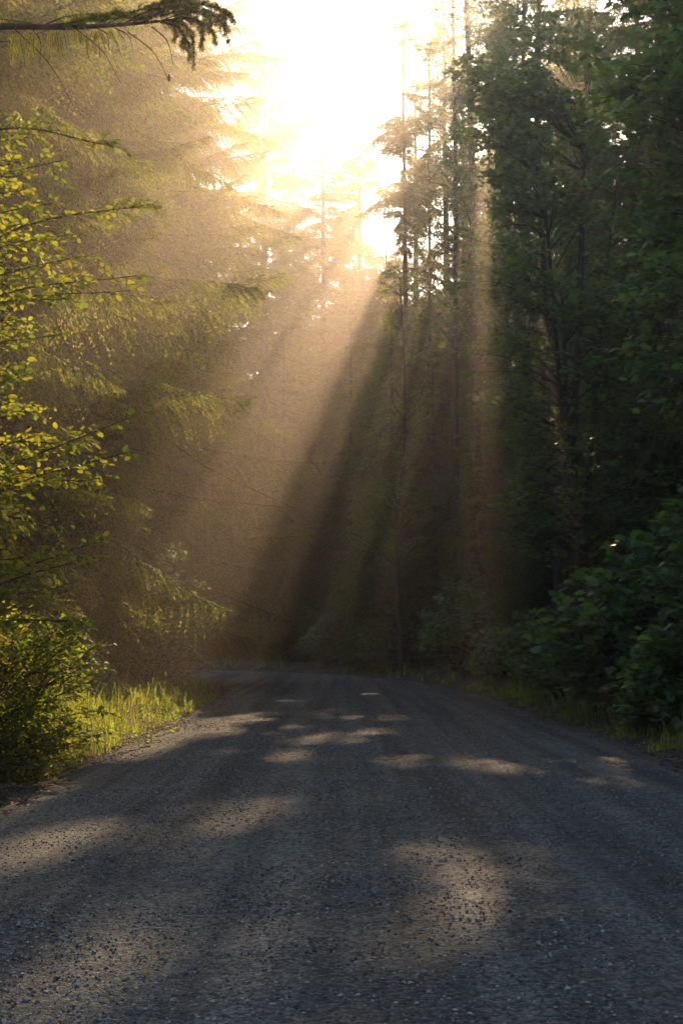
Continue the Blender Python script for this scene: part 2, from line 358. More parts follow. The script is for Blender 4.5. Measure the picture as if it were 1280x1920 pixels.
def conifer(label, x, y, H, R_, z0, n, seed, name='conifer_tree', sparse=False, droop=0., r0=None, lean=(0, 0), power=.8, group=None, zlow=None, clearmargin=.5):
    r = np.random.default_rng(seed)
    t = empty(name, (x, y, float(gz(x, y)[0]))); tag(t, label, 'conifer tree', group)
    tm, tp = trunk_mesh(H, r0 or .008*H+.04, seed, lean); obj('trunk', tm, t)
    base = np.array(t.location)
    bank = (BMFS if sparse else BMF) if y > 46 else (BMS if sparse else BM)
    for i_ in range(n):
        f = ((i_+r.random())/n)**1.05
        hgt = z0+(H-z0)*f
        az = i_*GA+r.normal()*.35
        rr = max(.35, R_*(1-f)**power*(.75+.25*min(1, f*6))*(.82+.36*float(vnoise(hgt, az*.6, 1.6, seed))))*r.uniform(.5, 1.2)
        p0 = np.array([np.interp(hgt, tp[:, 2], tp[:, 0]), np.interp(hgt, tp[:, 2], tp[:, 1]), hgt])
        L_ = BL[int(np.argmin(abs(np.array(BL)-rr)))]; k = rr/L_
        pitch = (.38*f-.16-droop+r.normal()*.21)
        d = np.array([math.cos(az)*math.cos(pitch), math.sin(az)*math.cos(pitch), math.sin(pitch)])
        q = base+p0+d*rr*np.array([[.35], [.65], [.95]])
        q[:, 2] -= .16*rr*np.array([.1, .4, .8])
        if shafted(q, clearmargin*min(rr, 1.2)*.25).any(): continue
        o = obj('bough', bank[L_][int(r.integers(3))], t, p0)
        o.rotation_euler = (r.normal()*.2, -pitch, az); o.scale = (k, k*r.uniform(.8, 1.1), k)
    return t
def crown_mesh(H, R_, z0, n, seed, mat='needles_far'):
    r = np.random.default_rng(seed); b = Buf()
    bank = [bough_mesh(2.4, seed*7+j, tws=.14, sps=.075, sl=.22, sw=.075, mat=mat)[0] for j in range(3)]
    for i_ in range(n):
        f = ((i_+r.random())/n)**1.05; hgt = z0+(H-z0)*f; rr = max(.4, R_*(1-f)**.75)*r.uniform(.65, 1.15)
        az = i_*GA+r.normal()*.3; pitch = .38*f-.16+r.normal()*.17; k = rr/2.4
        mt = np.array(Matrix.Rotation(az, 3, 'Z') @ Matrix.Rotation(-pitch, 3, 'Y') @ Matrix.Rotation(r.normal()*.2, 3, 'X'))*k
        src = bank[int(r.integers(3))]; off = b.n
        V = np.concatenate(src.v) @ mt.T+np.array([0, 0, hgt]); b.v.append(V)
        for f_, m_ in zip(src.f, src.m): b.f.append(f_+off); b.m.append(m_)
        b.n += len(V)
    return b.mesh('crown', [M[mat], M['twig']])

# ------------------------------------------------------------------ broadleaf plants
leaf_v = np.array([[0, 0, 0], [.35, .30, .05], [.75, .25, .03], [1, 0, -.06], [.75, -.25, .03], [.35, -.30, .05], [.5, 0, -.01]])
leaf_f = np.array([[0, 6, 1], [1, 6, 2], [2, 6, 3], [3, 6, 4], [4, 6, 5], [5, 6, 0]])
ang = np.radians([180, 128, 100, 74, 58, 36, 16, 0, -16, -36, -58, -74, -100, -128])
rad_ = np.array([.10, .42, .30, .52, .36, .58, .40, .66, .40, .58, .36, .52, .30, .42])
maple_v = np.vstack([[[0.0+.35, 0, 0.0]], np.stack([.35+rad_*np.cos(ang), rad_*np.sin(ang), -.12*rad_], -1)])
maple_f = np.array([[0, 1+(i_+1) % 14, 1+i_] for i_ in range(14)])
dl_v = np.array([[0, 0, 0], [.5, .33, .03], [1, 0, -.05], [.5, -.33, .03], [.5, 0, -.03]]); dl_f = np.array([[0, 4, 1], [1, 4, 2], [2, 4, 3], [3, 4, 0]])
LT = {'oval': (leaf_v, leaf_f), 'maple': (maple_v, maple_f), 'diamond': (dl_v, dl_f)}
def leafmesh(kind, mat):
    b = Buf(); b.add(*LT[kind]); return b.mesh('leaf', [M[mat]])
LEAFMESH = {}
def plant(name, label, cat, base, trunks, tips, seed, kind='oval', mat='leaf_alder', size=.08, tw_den=7, tw_len=(.2, .5), gap=.04,
          leafn=0, group=None, bark='bark', r_limb=.012, upright=.5, carve=False, start=.25, flat=.5, hangd=0., as_data=False, limbname='limb'):
    r = np.random.default_rng(seed); base = np.array(base, float)
    tb, lb = Buf(), Buf(); P, D, NN = [], [], []
    trunks = [np.asarray(t_, float) for t_ in trunks]
    for tp_, r0 in trunks_r(trunks, r_limb, name):
        tb.tube(tp_, np.linspace(r0, r0*.35, len(tp_)), 7)
    allp = np.vstack([spline(t_, 24) for t_ in trunks])
    for tip in tips:
        tip = np.asarray(tip, float)
        want = tip[2]-upright*np.linalg.norm((allp-tip)[:, :2], axis=1)
        s0 = allp[int(np.argmin(abs(allp[:, 2]-want)+.35*np.linalg.norm((allp-tip)[:, :2], axis=1)))]
        ln = np.linalg.norm(tip-s0)
        mid = (s0*.5+tip*.5)+np.array([0, 0, .09*ln])+r.normal(size=3)*.05*ln
        q = spline([s0, mid, tip], 12); lb.tube(q, np.linspace(r_limb*(.5+.35*ln), .004, 12), 4)
        tg = unit(np.gradient(q, axis=0)); nt_ = max(3, int(ln*tw_den))
        for t in start+(1-start)*(np.arange(nt_)+r.random(nt_))/nt_:
            i_ = min(11, int(t*11)); p0 = q[i_]+(q[min(11, i_+1)]-q[i_])*(t*11-i_)
            a_ = r.uniform(0, 2*math.pi); d = tg[i_]*.6+np.array([math.cos(a_), math.sin(a_), r.normal()*.3+.05-hangd])*.8
            d = unit(d); l = r.uniform(*tw_len)*(1.15-.5*t)
            s = np.arange(gap, l+gap, gap)*r.uniform(.9, 1.1); k = len(s)
            pts = p0+d*s[:, None]+np.stack([0*s, 0*s, -.35*s**2], -1)
            lb.tube(np.vstack([p0, pts[k//2], pts[-1]]), [.004, .003, .002], 3)
            side = unit(np.cross(d, [0, 0, 1.]))*((-1.)**np.arange(k))[:, None]
            P.append(pts); D.append(d*.55+side*.8+r.normal(size=(k, 3))*.35+np.array([0, 0, -.12]))
            NN.append(np.array([0, 0, 1.])*flat+r.normal(size=(k, 3))*.42)
        k = 3; P.append(np.repeat(tip[None], k, 0)); D.append(tg[-1]+r.normal(size=(k, 3))*.5); NN.append(np.array([0, 0, 1.])+r.normal(size=(k, 3))*.4)
    P, D, NN = map(np.vstack, (P, D, NN))
    if carve:
        kp = ~shafted(P+base if as_data else P); P, D, NN = P[kp], D[kp], NN[kp]
    sz = size*r.uniform(.55, 1.2, len(P))
    R_ = frames(D, NN); R_ = R_*sz[:, None, None]
    loc = P if as_data else P-base
    if as_data:
        tb_m = tb.mesh('stem', [M[bark]], True); fb = Buf(); fb.inst(*LT[kind], R_, loc, 0)
        for v_, f_ in zip(lb.v, lb.f): pass
        return tb_m, lb.mesh('twigs', [M['twig']]), fb.mesh('foliage', [M[mat]])
    t = empty(name, base); tag(t, label, cat, group)
    for bb in (tb, lb): bb.v = [v_-base for v_ in bb.v]
    obj('trunk' if 'tree' in name else 'stem', tb.mesh('trunk', [M[bark]], True), t)
    obj('limbs', lb.mesh('limbs', [M['twig']]), t)
    px_, py_ = pix(P); dist = np.linalg.norm(P-np.array([0, 0, CAMH]), axis=1)
    if leafn:
        vis = (px_ > 0) & (px_ < 1280) & (py_ > 0) & (py_ < 1920)
        score = np.where(vis, sz/dist*r.uniform(.85, 1.15, len(P)), 0); idx = np.argsort(-score)[:leafn]
        key = (kind, mat)
        if key not in LEAFMESH: LEAFMESH[key] = leafmesh(kind, mat)
        for i_ in idx:
            o = obj('leaf', LEAFMESH[key], t); m4 = np.eye(4); m4[:3, :3] = R_[i_]; m4[:3, 3] = loc[i_]
            o.matrix_local = Matrix(m4.tolist())
        mask = np.ones(len(P), bool); mask[idx] = False; loc, R_ = loc[mask], R_[mask]
    fb = Buf(); fb.inst(*LT[kind], R_, loc, 0); o = obj('foliage', fb.mesh('foliage', [M[mat]]), t); o['kind'] = 'stuff'
    return t
def trunks_r(trunks, rl, name):
    out = []
    for t_ in trunks:
        hgt = np.linalg.norm(t_[-1]-t_[0]); out.append((spline(t_, 14), (.02*hgt+.01) if 'tree' in name else .008+.006*hgt))
    return out

# ================================================================== the forest
def X_(px, Y): return (px-640)/F*Y*1.0
# --- left side of the road
conifer('broad spruce on the left of the road, its lower boughs reaching to the verge', -6.5, 19.5, 24, 4.4, 1.6, 299, 1, power=.5)
conifer('tall spruce in golden haze behind the broad left one, boughs over the road edge', -6.2, 27, 28, 4.7, 2.0, 299, 2, power=.5)
conifer('third spruce down the left side, trailing boughs lit gold from behind', -6.8, 37.5, 31, 5.8, 2.0, 299, 3, power=.5)
conifer('spruce at the inside of the bend, just beyond the third one', -9.0, 46, 31, 5.4, 2.0, 290, 29, power=.5)
conifer('fir just beyond the bend left of the sky gap, sunlit branch ends against white sky', -4.3, 71, 36, 6.2, 3, 299, 4, power=.5)
conifer('fir with a narrow pointed top alone in the bright sky gap', -1.1, 76, 34.2, 6.2, 2, 299, 5, power=.85)
conifer('fir raised to block sun at the foot of the sky gap right of the pointed fir', 1.1, 80, 33.5, 5.4, 4, 299, 22, power=.5)  # made tall and dense to block sun left of the main beam
conifer('fir wedged behind the pointed fir on its left', -3.2, 84, 33, 5.0, 4, 280, 23, power=.7)
conifer('short fir at the outside of the bend under the pointed fir', 0.5, 66, 19, 3.2, .8, 220, 6)
conifer('young hemlock with drooping boughs in the dark at the outside of the bend', -3.0, 67, 17, 3.4, .6, 220, 7, name='hemlock_tree', droop=.1)
conifer('hemlock at the bend in the wide sunbeam, behind the third spruce', -9.5, 71, 22, 3.4, 1, 200, 8, name='hemlock_tree', droop=.1)
# --- around and right of the sky gap
conifer('slim open-branched conifer with a bare straight trunk right of the sky gap', 2.95, 57, 30.2, 3.5, 2.0, 299, 9, name='slender_conifer_tree', droop=.12, r0=.16, power=.38)
conifer('young hemlock at the foot of the slim open-branched conifer', 4.0, 55, 13, 2.7, .6, 200, 10, name='hemlock_tree', droop=.12)
conifer('dense hemlock left of the paired dark trunks', 5.2, 60, 18, 3.0, .8, 220, 11, name='hemlock_tree', droop=.1)
conifer('tall fir behind the paired dark trunks', 7.6, 57, 31, 4.2, 3, 299, 12, power=.5)
conifer('tall dark fir to the right of the paired trunks', 8.3, 46, 26.5, 4.2, 2, 299, 13, power=.5)
conifer('dense conifer close beside the thicker paired trunk, on its right', 6.6, 52.5, 28.8, 3.6, 3, 290, 19, power=.5)
conifer('full-crowned fir between the slim conifer and the paired trunks', 5.4, 64, 34, 4.0, 3, 290, 20, power=.5)
conifer('shaggy fir behind the reddish slim trunk', 10.6, 52, 30, 4.4, 2, 290, 21, power=.5)
conifer('dark spruce behind the leaning maple stem on the right', 9.8, 38, 31, 4.2, 1, 295, 14, power=.5)
conifer('dark conifer at the right behind the big maple crown', 9.9, 28, 28, 4.2, 1, 290, 15, power=.5)
conifer('nearest dark conifer at the right edge of the forest', 9.2, 19.5, 24, 3.4, 1, 250, 16)
conifer('low dark hemlock over the shrubs on the right bank', 6.6, 40, 11, 2.6, .5, 200, 17, name='hemlock_tree', droop=.12)
conifer('small dark hemlock between the far shrubs and the paired trunks', 5.4, 50, 12, 2.6, .5, 200, 18, name='hemlock_tree', droop=.12)

conifer('dense fir added as a sun block directly behind the paired dark trunks, its top under the sun', 6.8, 69, 33.5, 3.4, 3, 299, 24, power=.45)  # added to stop sun leaking into the near haze
conifer('dense fir added as a sun block close behind the shaggy fir, deep in the forest on the right', 9.4, 73, 36, 4.0, 3, 299, 25, power=.45)  # second tree put in to hold sunlight off the near air
conifer('dark fir between the shaggy fir and the tall dark fir, far back', 12.0, 62, 33, 4.0, 3, 299, 26, power=.45)
conifer('full-crowned hemlock added behind the slim conifer to block sun', 3.7, 62, 29.0, 3.3, 2, 299, 27, name='hemlock_tree', power=.33, droop=.08)  # invented companion tree, deepens the slim conifer's shadow in the haze
conifer('lower hemlock added for shade just left of the slim conifer at the foot of the sky gap', 2.3, 67, 23.0, 3.8, 1, 299, 28, name='hemlock_tree', power=.4, droop=.08)  # added to close sun leaks below the sky gap
conifer('blunt-topped fir added for shade behind the two hemlocks at the foot of the sky gap', 3.4, 74, 25.0, 4.4, 1, 299, 30, power=.35)  # put in to plug sunlight leaking between the trees in front
conifer('bushy fir behind the short fir at the outside of the bend', 0.6, 72, 22.0, 4.2, 1, 290, 31, power=.45)
conifer('gold-lit spruce stretching long boughs over the road where the bend starts', -6.0, 42.5, 30, 5.6, 3.0, 299, 32, power=.5)
conifer('hemlock at the outer edge of the bend, nearest to the slim conifer', 2.2, 55, 15.5, 3.3, .5, 260, 33, name='hemlock_tree', power=.7, droop=.08)
# paired tall trunks: bare lower stems with high leafy crowns
def tall_broadleaf(label, px, Y, H, seed, r0, z0, spread, n, name='alder_tree', lean=(0, 0), leaf=.14, mat='leaf_shrub', carve=True, kind='diamond', tw_den=9, bark='bark'):
    r = np.random.default_rng(seed); x = X_(px, Y); z = float(gz(x, Y)[0])
    tr = np.array([[x, Y, z-.2], [x+r.normal()*.15+lean[0]*.3, Y, z+H*.3], [x+r.normal()*.25+lean[0]*.65, Y+r.normal()*.2, z+H*.65], [x+lean[0], Y+lean[1], z+H]])
    tips = []
    for k in range(n):
        f = r.random(); h_ = z0+(H-z0)*f; c = spline(tr, 20)[min(19, int(h_/H*19))]
        a_ = r.uniform(0, 6.28); rr = spread*math.sqrt(r.random())*(1-.55*f**2)+.3
        tips.append([c[0]+rr*math.cos(a_), c[1]+rr*math.sin(a_), z+h_+.25*rr+.3])
    global trunks_r; old = trunks_r
    trunks_r = lambda t_, rl, nm: [(spline(q, 16), r0) for q in t_]
    t = plant(name, label, 'tree', (x, Y, z), [tr], tips, seed, kind, mat, leaf, tw_den, (.3, .8), .09, 0, carve=carve, bark=bark, r_limb=.02, upright=.55)
    trunks_r = old
    return t
tall_broadleaf('left one of the paired dark trunks under the sun, crown out of sight above', 858, 51, 28.5, 31, .17, 13, 2.3, 75)
tall_broadleaf('thicker right one of the paired dark trunks under the sun', 884, 50, 28.5, 32, .25, 12, 2.6, 90)
tall_broadleaf('thin trunk with a leafy crown right of the paired dark trunks', 985, 43, 28, 33, .16, 9, 2.6, 120, lean=(.4, 0))
tall_broadleaf('reddish slim trunk half hidden behind the leaning maple', 1045, 36, 25, 34, .15, 9, 2.3, 120)
tall_broadleaf('small round-leaved tree with a yellow-green top at the foot of the sky gap', 752, 50, 15.8, 35, .09, 4, 1.9, 80, leaf=.14, mat='leaf_alder')

tall_broadleaf('very tall lacy-leaved tree between the slim conifer and the sun', 812, 58, 29.0, 36, .13, 14, 2.6, 110, leaf=.17, mat='leaf_alder', carve=True)
# maples on the right
def maple(label, x, y, stems, crown, seed, n, leafn, size=.17, carve=True, r0=.14):
    r = np.random.default_rng(seed); z = float(gz(x, y)[0]); trs = []
    for (dx, dy, h_) in stems:
        trs.append(np.array([[x, y, z-.2], [x+dx*.25+r.normal()*.1, y+dy*.3, z+h_*.35], [x+dx*.6, y+dy*.6, z+h_*.7], [x+dx, y+dy, z+h_]]))
    tips = []
    for (cx, cy_, cz, rx, ry, rz), k in crown:
        for _ in range(k):
            v = r.normal(size=3); v = v/np.linalg.norm(v)*r.uniform(.55, 1.0)
            tips.append([cx+v[0]*rx, cy_+v[1]*ry, cz+v[2]*rz])
    global trunks_r; old = trunks_r
    trunks_r = lambda t_, rl, nm: [(spline(q, 16), r0*(1 if i_ == 0 else .7)) for i_, q in enumerate(t_)]
    t = plant('maple_tree', label, 'tree', (x, y, z), trs, tips, seed, 'maple', 'leaf_maple', size, 7.5, (.3, .8), .095, leafn, carve=carve, r_limb=.018, upright=.45, flat=1.0, start=.35)
    trunks_r = old
    return t
maple('many-stemmed maple with forking dark trunks and mid-height crown on the right bank', 5.3, 29, [(.5, .5, 14), (-.6, 0, 12), (1.3, 1, 12), (-.3, -.6, 9)],
      [((5.0, 29, 9.5, 2.6, 2.4, 4.2), 130), ((4.6, 29, 14, 2.4, 2.2, 2.8), 60), ((5.4, 28.6, 4.8, 2.0, 1.8, 2.2), 70)], 41, 0, 120, .17, r0=.13)
maple('big maple leaning in from the right edge, dark leaves filling the upper right corner', 6.6, 17.5, [(-1.2, 0, 11), (1, 1, 11), (-1.9, -.8, 8)],
      [((5.2, 17, 9.6, 1.9, 2.2, 2.2), 120), ((5.2, 17.5, 6.2, 1.3, 1.8, 2.1), 75), ((6.8, 18, 8, 1.8, 2, 3), 60)], 42, 0, 280, .17, r0=.16)

# --- left alder reaching in from the left edge of the photograph
r = np.random.default_rng(50)
tips = [at(px, py, Yd) for px, py, Yd in [(288, 382, 11.4), (225, 276, 11.6), (262, 516, 11.3), (120, 300, 11.8), (60, 250, 12), (18, 215, 12.2), (130, 560, 11.6), (245, 545, 11.5), (150, 480, 11.8),
        (95, 630, 11.6), (40, 420, 12), (265, 775, 11.5), (232, 850, 11.4), (150, 835, 11.8), (90, 905, 11.6), (60, 700, 12), (20, 780, 12), (110, 985, 11.6), (60, 1060, 12), (178, 1045, 11.5), (150, 1165, 11.7),
        (195, 1010, 11.3), (120, 1100, 12), (30, 950, 12), (130, 440, 12), (60, 520, 11.9), (30, 600, 11.6), (100, 380, 11.5), (40, 330, 11.8), (60, 820, 11.5), (175, 900, 11.9)]]
tips += [at(r.uniform(-160, 70), r.uniform(230, 1150), r.uniform(11.2, 13)) for _ in range(70)]
bx_ = -4.75; gzb = float(gz(bx_, 12)[0])
plant('alder_tree', 'sunlit alder reaching in from the left edge with yellow-green leaves', 'tree', (bx_, 12, gzb),
      [[(bx_, 12, gzb-.2), (bx_-.1, 12, 2), (bx_-.2, 12.1, 4), (bx_, 12, 6.5)], [(bx_+.2, 12.3, gzb-.2), (bx_+.35, 12.2, 1.5), (bx_+.5, 12.1, 3), (bx_+.5, 12, 4.6)]],
      tips, 51, 'oval', 'leaf_alder', .078, 12, (.12, .40), .042, 299, bark='bark_pale', start=.3, upright=.35, flat=.55)
# --- bush at its foot
tips = [at(r.uniform(-120, 165), r.uniform(1150, 1440), r.uniform(12.6, 15)) for _ in range(150)]+[at(px, py, 13.2) for px, py in [(172, 1215), (160, 1170), (185, 1330), (180, 1380), (150, 1280), (120, 1200)]]
gb = float(gz(-3.9, 13.5)[0])
plant('shrub', 'leafy bush at the foot of the alder, golden-edged dark leaves beside bright grass', 'shrub', (-3.9, 13.5, gb),
      [[(-3.9+dx, 13.5+dy, gb-.1), (-3.9+dx*2, 13.5+dy*1.5, .6), (-3.9+dx*3, 13.5+dy*2, 1.2)] for dx, dy in [(0, 0), (.25, .2), (-.25, .3), (.2, -.4), (-.2, -.5), (.1, .6)]],
      tips, 52, 'oval', 'leaf_alder', .068, 20, (.12, .34), .04, 299, r_limb=.005, start=.15, upright=.8, flat=.6)

# --- maple thicket on the right bank
def bush(name, label, cx, cy_, hgt, rx, ry, n, seed, kind='maple', mat='leaf_shrub', size=.15, leafn=0, gap=.075, group=None, den=9):
    r = np.random.default_rng(seed); z = float(gz(cx, cy_)[0]); tips = []
    for _ in range(n):
        a_ = r.uniform(0, 6.28); q = math.sqrt(r.random()); zz = hgt*(r.uniform(.25, 1)**.8)*math.sqrt(max(.15, 1-q*q*.8))
        tips.append([cx+rx*q*math.cos(a_), cy_+ry*q*math.sin(a_), z+zz])
    stems = [[(cx+r.normal()*.15, cy_+r.normal()*.15, z-.1), (cx+dx*.5, cy_+dy*.5, z+hgt*.4), (cx+dx, cy_+dy, z+hgt*.75)] for dx, dy in r.normal(size=(5, 2))*np.array([rx, ry])*.35]
    return plant(name, label, 'shrub', (cx, cy_, z), stems, tips, seed, kind, mat, size, den, (.2, .5), gap, leafn, start=.2, upright=.9, flat=1.1, group=group, carve=False)
bush('maple_shrub', 'large-leaved maple thicket on the right bank with a few sunlit leaves', 5.45, 23.3, 3.5, 1.75, 1.7, 130, 61, leafn=260, size=.25, mat='leaf_maple', gap=.12)
bush('maple_shrub', 'taller maple thicket at the right edge of the photograph', 6.1, 19.3, 4.4, 1.5, 1.6, 110, 62, leafn=160, size=.2, mat='leaf_maple', gap=.11)
bush('maple_shrub', 'low maple shoots on the right verge in front of the large-leaved thicket', 5.0, 19.8, 1.5, .8, 1.6, 50, 63, size=.16, mat='leaf_maple')
bush('shrub', 'grey-green shrub on the right verge just beyond the maple thicket', 5.3, 30, 2.4, 1.3, 1.6, 70, 64, size=.16)
bush('shrub', 'low dark shrub on the right verge where the road starts to bend', 5.0, 37, 2.2, 1.3, 1.6, 70, 65, size=.16)
bush('shrub', 'round pale shrub with drooping leaf sprays at the bend, tallest of the far shrubs', 4.4, 46, 3.6, 1.7, 1.3, 110, 66, size=.2)
bush('shrub', 'wide pale shrub left of the tallest far shrub at the bend', 2.6, 53.5, 2.9, 2.0, 1.2, 100, 67, size=.2)
bush('shrub', 'leftmost low shrub beyond the far edge of the bend', -.2, 60, 2.4, 1.8, 1.1, 70, 68, size=.2)
bush('shrub', 'pale-leaved shrub under the left spruces beside the mouth of the bend', -4.7, 32.5, 4.0, 1.4, 1.6, 110, 69, size=.13, kind='oval')
bush('shrub', 'low shrub between the pale-leaved shrub and the sunlit grass on the left', -5.2, 24, 1.9, 1.0, 1.8, 60, 70, size=.11, kind='oval')
bush('shrub', 'dark shrub on the left verge deep in the bend', -6.2, 41, 2.6, 1.4, 1.6, 60, 71, size=.13, kind='oval')
bush('shrub', 'shrub behind the sunlit grass, nearest the alder bush', -5.4, 17.5, 1.9, 1.1, 1.5, 70, 72, size=.09, kind='oval', gap=.06)

# --- overhanging conifer branch, top left, on a tree that stands outside the picture
HB = 8.0
root = conifer('dark hemlock outside the left edge whose branch hangs across the top left corner', -5.4, 7.6, 15, 2.4, 7.5, 110, 80, name='hemlock_tree', droop=.1, clearmargin=0)
base = np.array(root.location); r = np.random.default_rng(81)
ax = spline([(-5.4, 7.6, 5.55), at(-150, 62, HB), at(0, 50, HB), at(130, 51, HB), at(230, 46, HB), at(300, 40, HB+.05), at(350, 36, HB+.1)], 90)
wb = Buf(); wb.tube(ax-base, np.linspace(.030, .003, 90), 6, 0)
ob_ = obj('branch', wb.mesh('branch', [M['bark']], True), root)
P, D, NN, LL = [], [], [], []; tw = Buf()
axd = unit(np.gradient(ax, axis=0)); px_ax = pix(ax)[0]
def clothe(pts, nl):
    td = unit(np.gradient(pts, axis=0)); k = len(pts)
    for q in (-1, 1):
        for _ in range(2):
            sdv = unit(np.cross(td, r.normal(size=3)*.5+[0, 1, .3])+r.normal(size=(k, 3))*.3)
            P.append(pts+r.normal(size=(k, 3))*.001); D.append(td*.75+sdv*q); NN.append(np.array([0, -1., .6])+r.normal(size=(k, 3))*.7); LL.append(nl*r.uniform(.6, 1.15, k))
SUB = [[(80, 48), (130, 30), (200, 25), (222, 20)], [(150, 46), (190, 30), (240, 24), (262, 32)], [(200, 45), (240, 26), (300, 8), (332, 3)], [(230, 45), (280, 22), (340, 14), (380, 18), (402, 32)],
       [(270, 42), (310, 20), (370, 6), (420, 20), (441, 43)], [(300, 40), (340, 26), (385, 24), (415, 40), (430, 78)], [(300, 40), (340, 34), (375, 40), (400, 60), (405, 84)], [(310, 38), (345, 45), (362, 80), (363, 132)],
       [(300, 40), (335, 52), (352, 80), (356, 110)], [(300, 42), (330, 45), (345, 68), (340, 88)], [(330, 30), (370, 38), (380, 60), (377, 94)], [(180, 45), (210, 34), (250, 34)], [(130, 46), (165, 36), (200, 38)],
       [(250, 42), (270, 30), (305, 24)], [(270, 12), (320, 3), (372, 1)], [(340, 8), (390, 10), (418, 20), (434, 28)], [(-40, 30), (20, 38), (60, 44)], [(240, 40), (290, 30), (340, 24), (360, 34)], [(350, 16), (400, 26), (420, 36), (424, 58)],
       [(300, 30), (350, 20), (390, 34), (394, 62)], [(100, 46), (150, 40), (185, 30)], [(290, 38), (318, 44), (330, 62), (326, 78)], [(260, 18), (300, 16), (350, 8)]]
for sub in SUB:
    dz = r.normal()*.10; sub3 = [at(x_, y_, HB+dz*(i_/len(sub))) for i_, (x_, y_) in enumerate(sub)]
    ln = sum(np.linalg.norm(sub3[i_+1]-sub3[i_]) for i_ in range(len(sub3)-1)); k = max(8, int(ln/.0055)); q = spline(sub3, k)
    tw.tube(q[::4]-base, np.linspace(.006, .0015, len(q[::4])), 4); clothe(q[k//6:], .024)
    tq = unit(np.gradient(q, axis=0))
    for i_ in range(k//6, k-2, 4):
        if r.random() < .2: continue
        sd = r.choice([-1, 1]); a_ = math.radians(r.uniform(25, 60))*sd
        d = tq[i_]*math.cos(a_)+np.cross([0, 1, 0], tq[i_])*math.sin(a_)*.8+np.array([0, r.normal()*.5, -.15]); l = r.uniform(.03, .11)*(1-.6*i_/k)
        s = np.arange(0, l, .0055); pts = q[i_]+unit(d)*s[:, None]; pts[:, 2] -= 3.0*s**2
        if len(s) > 3: tw.tube(pts[::5]-base if len(pts[::5]) > 1 else pts[[0, -1]]-base, [.0015]*max(2, len(pts[::5])), 3); clothe(pts, .021)
P, D, NN = map(np.vstack, (P, D, NN)); LL = np.concatenate(LL)
R_ = frames(D, NN)*np.stack([LL, LL*.30, LL], -1)[:, None, :]
nb = Buf(); nb.inst(dia_v, dia_f, R_, P-base); o = obj('needles', nb.mesh('needles', [M['needles']]), root); o['kind'] = 'stuff'; o['label'] = 'dark needle fans on the overhanging branch'
# thin bare twigs, pale hanging needle tufts and one cone
P, D, NN, LL = [], [], [], []
for a_, e_ in [((25, 52), (138, 198)), ((0, 78), (22, 96)), ((240, 60), (316, 150)), ((285, 50), (325, 122)), ((140, 52), (228, 158)), ((180, 52), (205, 95)), ((60, 52), (75, 120)), ((215, 52), (250, 100))]:
    p0, e = at(*a_, HB), at(*e_, HB-.05); mid = p0*.5+e*.5+np.array([.03, 0, .03]); q = spline([p0, mid, e], 16)
    tw.tube(q-base, np.linspace(.005, .0018, 16), 4)
for _ in range(60):
    X0 = r.choice([20, 45, 60, 95, 105, 150, 165, 185, 205])+r.normal()*8; p0 = at(X0, 50, HB+r.normal()*.05); e = at(X0+r.normal()*8+5, 62+r.uniform(10, 62)*(1.1 if X0 < 70 else .8), HB+r.normal()*.15)
    pts = spline([p0, (p0+e)/2, e], 30)[8:]; td = unit(np.gradient(pts, axis=0)); tw.tube(pts[::7]-base, [.002]*len(pts[::7]), 3)
    for q in (-1, 1):
        P.append(pts); D.append(td*1.+np.array([q*.7, 0, 0])+r.normal(size=(22, 3))*.3); NN.append(np.array([0, -1., .3])+r.normal(size=(22, 3))*.5); LL.append(r.uniform(.012, .022, 22))
P, D, NN = map(np.vstack, (P, D, NN)); LL = np.concatenate(LL); R_ = frames(D, NN)*np.stack([LL, LL*.25, LL], -1)[:, None, :]
nb = Buf(); nb.inst(dia_v, dia_f, R_, P-base); o = obj('hanging_needles', nb.mesh('hanging_needles', [M['leaf_alder']]), root); o['kind'] = 'stuff'; o['label'] = 'yellow-green hanging needle tufts lit by the sun'
obj('twigs', tw.mesh('twigs', [M['twig']]), root)
cb = Buf(); cz = np.linspace(0, 1, 9)
for k in range(9):
    rr_ = .011*math.sin(math.pi*(.12+.8*cz[k])); th = np.arange(7)*2*math.pi/7+k*.45; c0 = at(317, 146, HB-.05)-base+np.array([0, 0, .02-.042*cz[k]])
    for t_ in th:
        p0 = c0; e = c0+np.array([math.cos(t_)*rr_*1.3, math.sin(t_)*rr_*1.3, -.004]); s_ = np.array([-math.sin(t_), math.cos(t_), 0])*.005
        cb.add([p0+[0, 0, .004], (p0+e)/2+s_, e, (p0+e)/2-s_], [[0, 1, 2, 3]])
cb.tube([at(317, 146, HB-.05)-base+[0, 0, .022], at(317, 146, HB-.05)-base-[0, 0, .022]], [.006, .004], 6)
obj('cone', cb.mesh('cone', [M['twig']]), root)

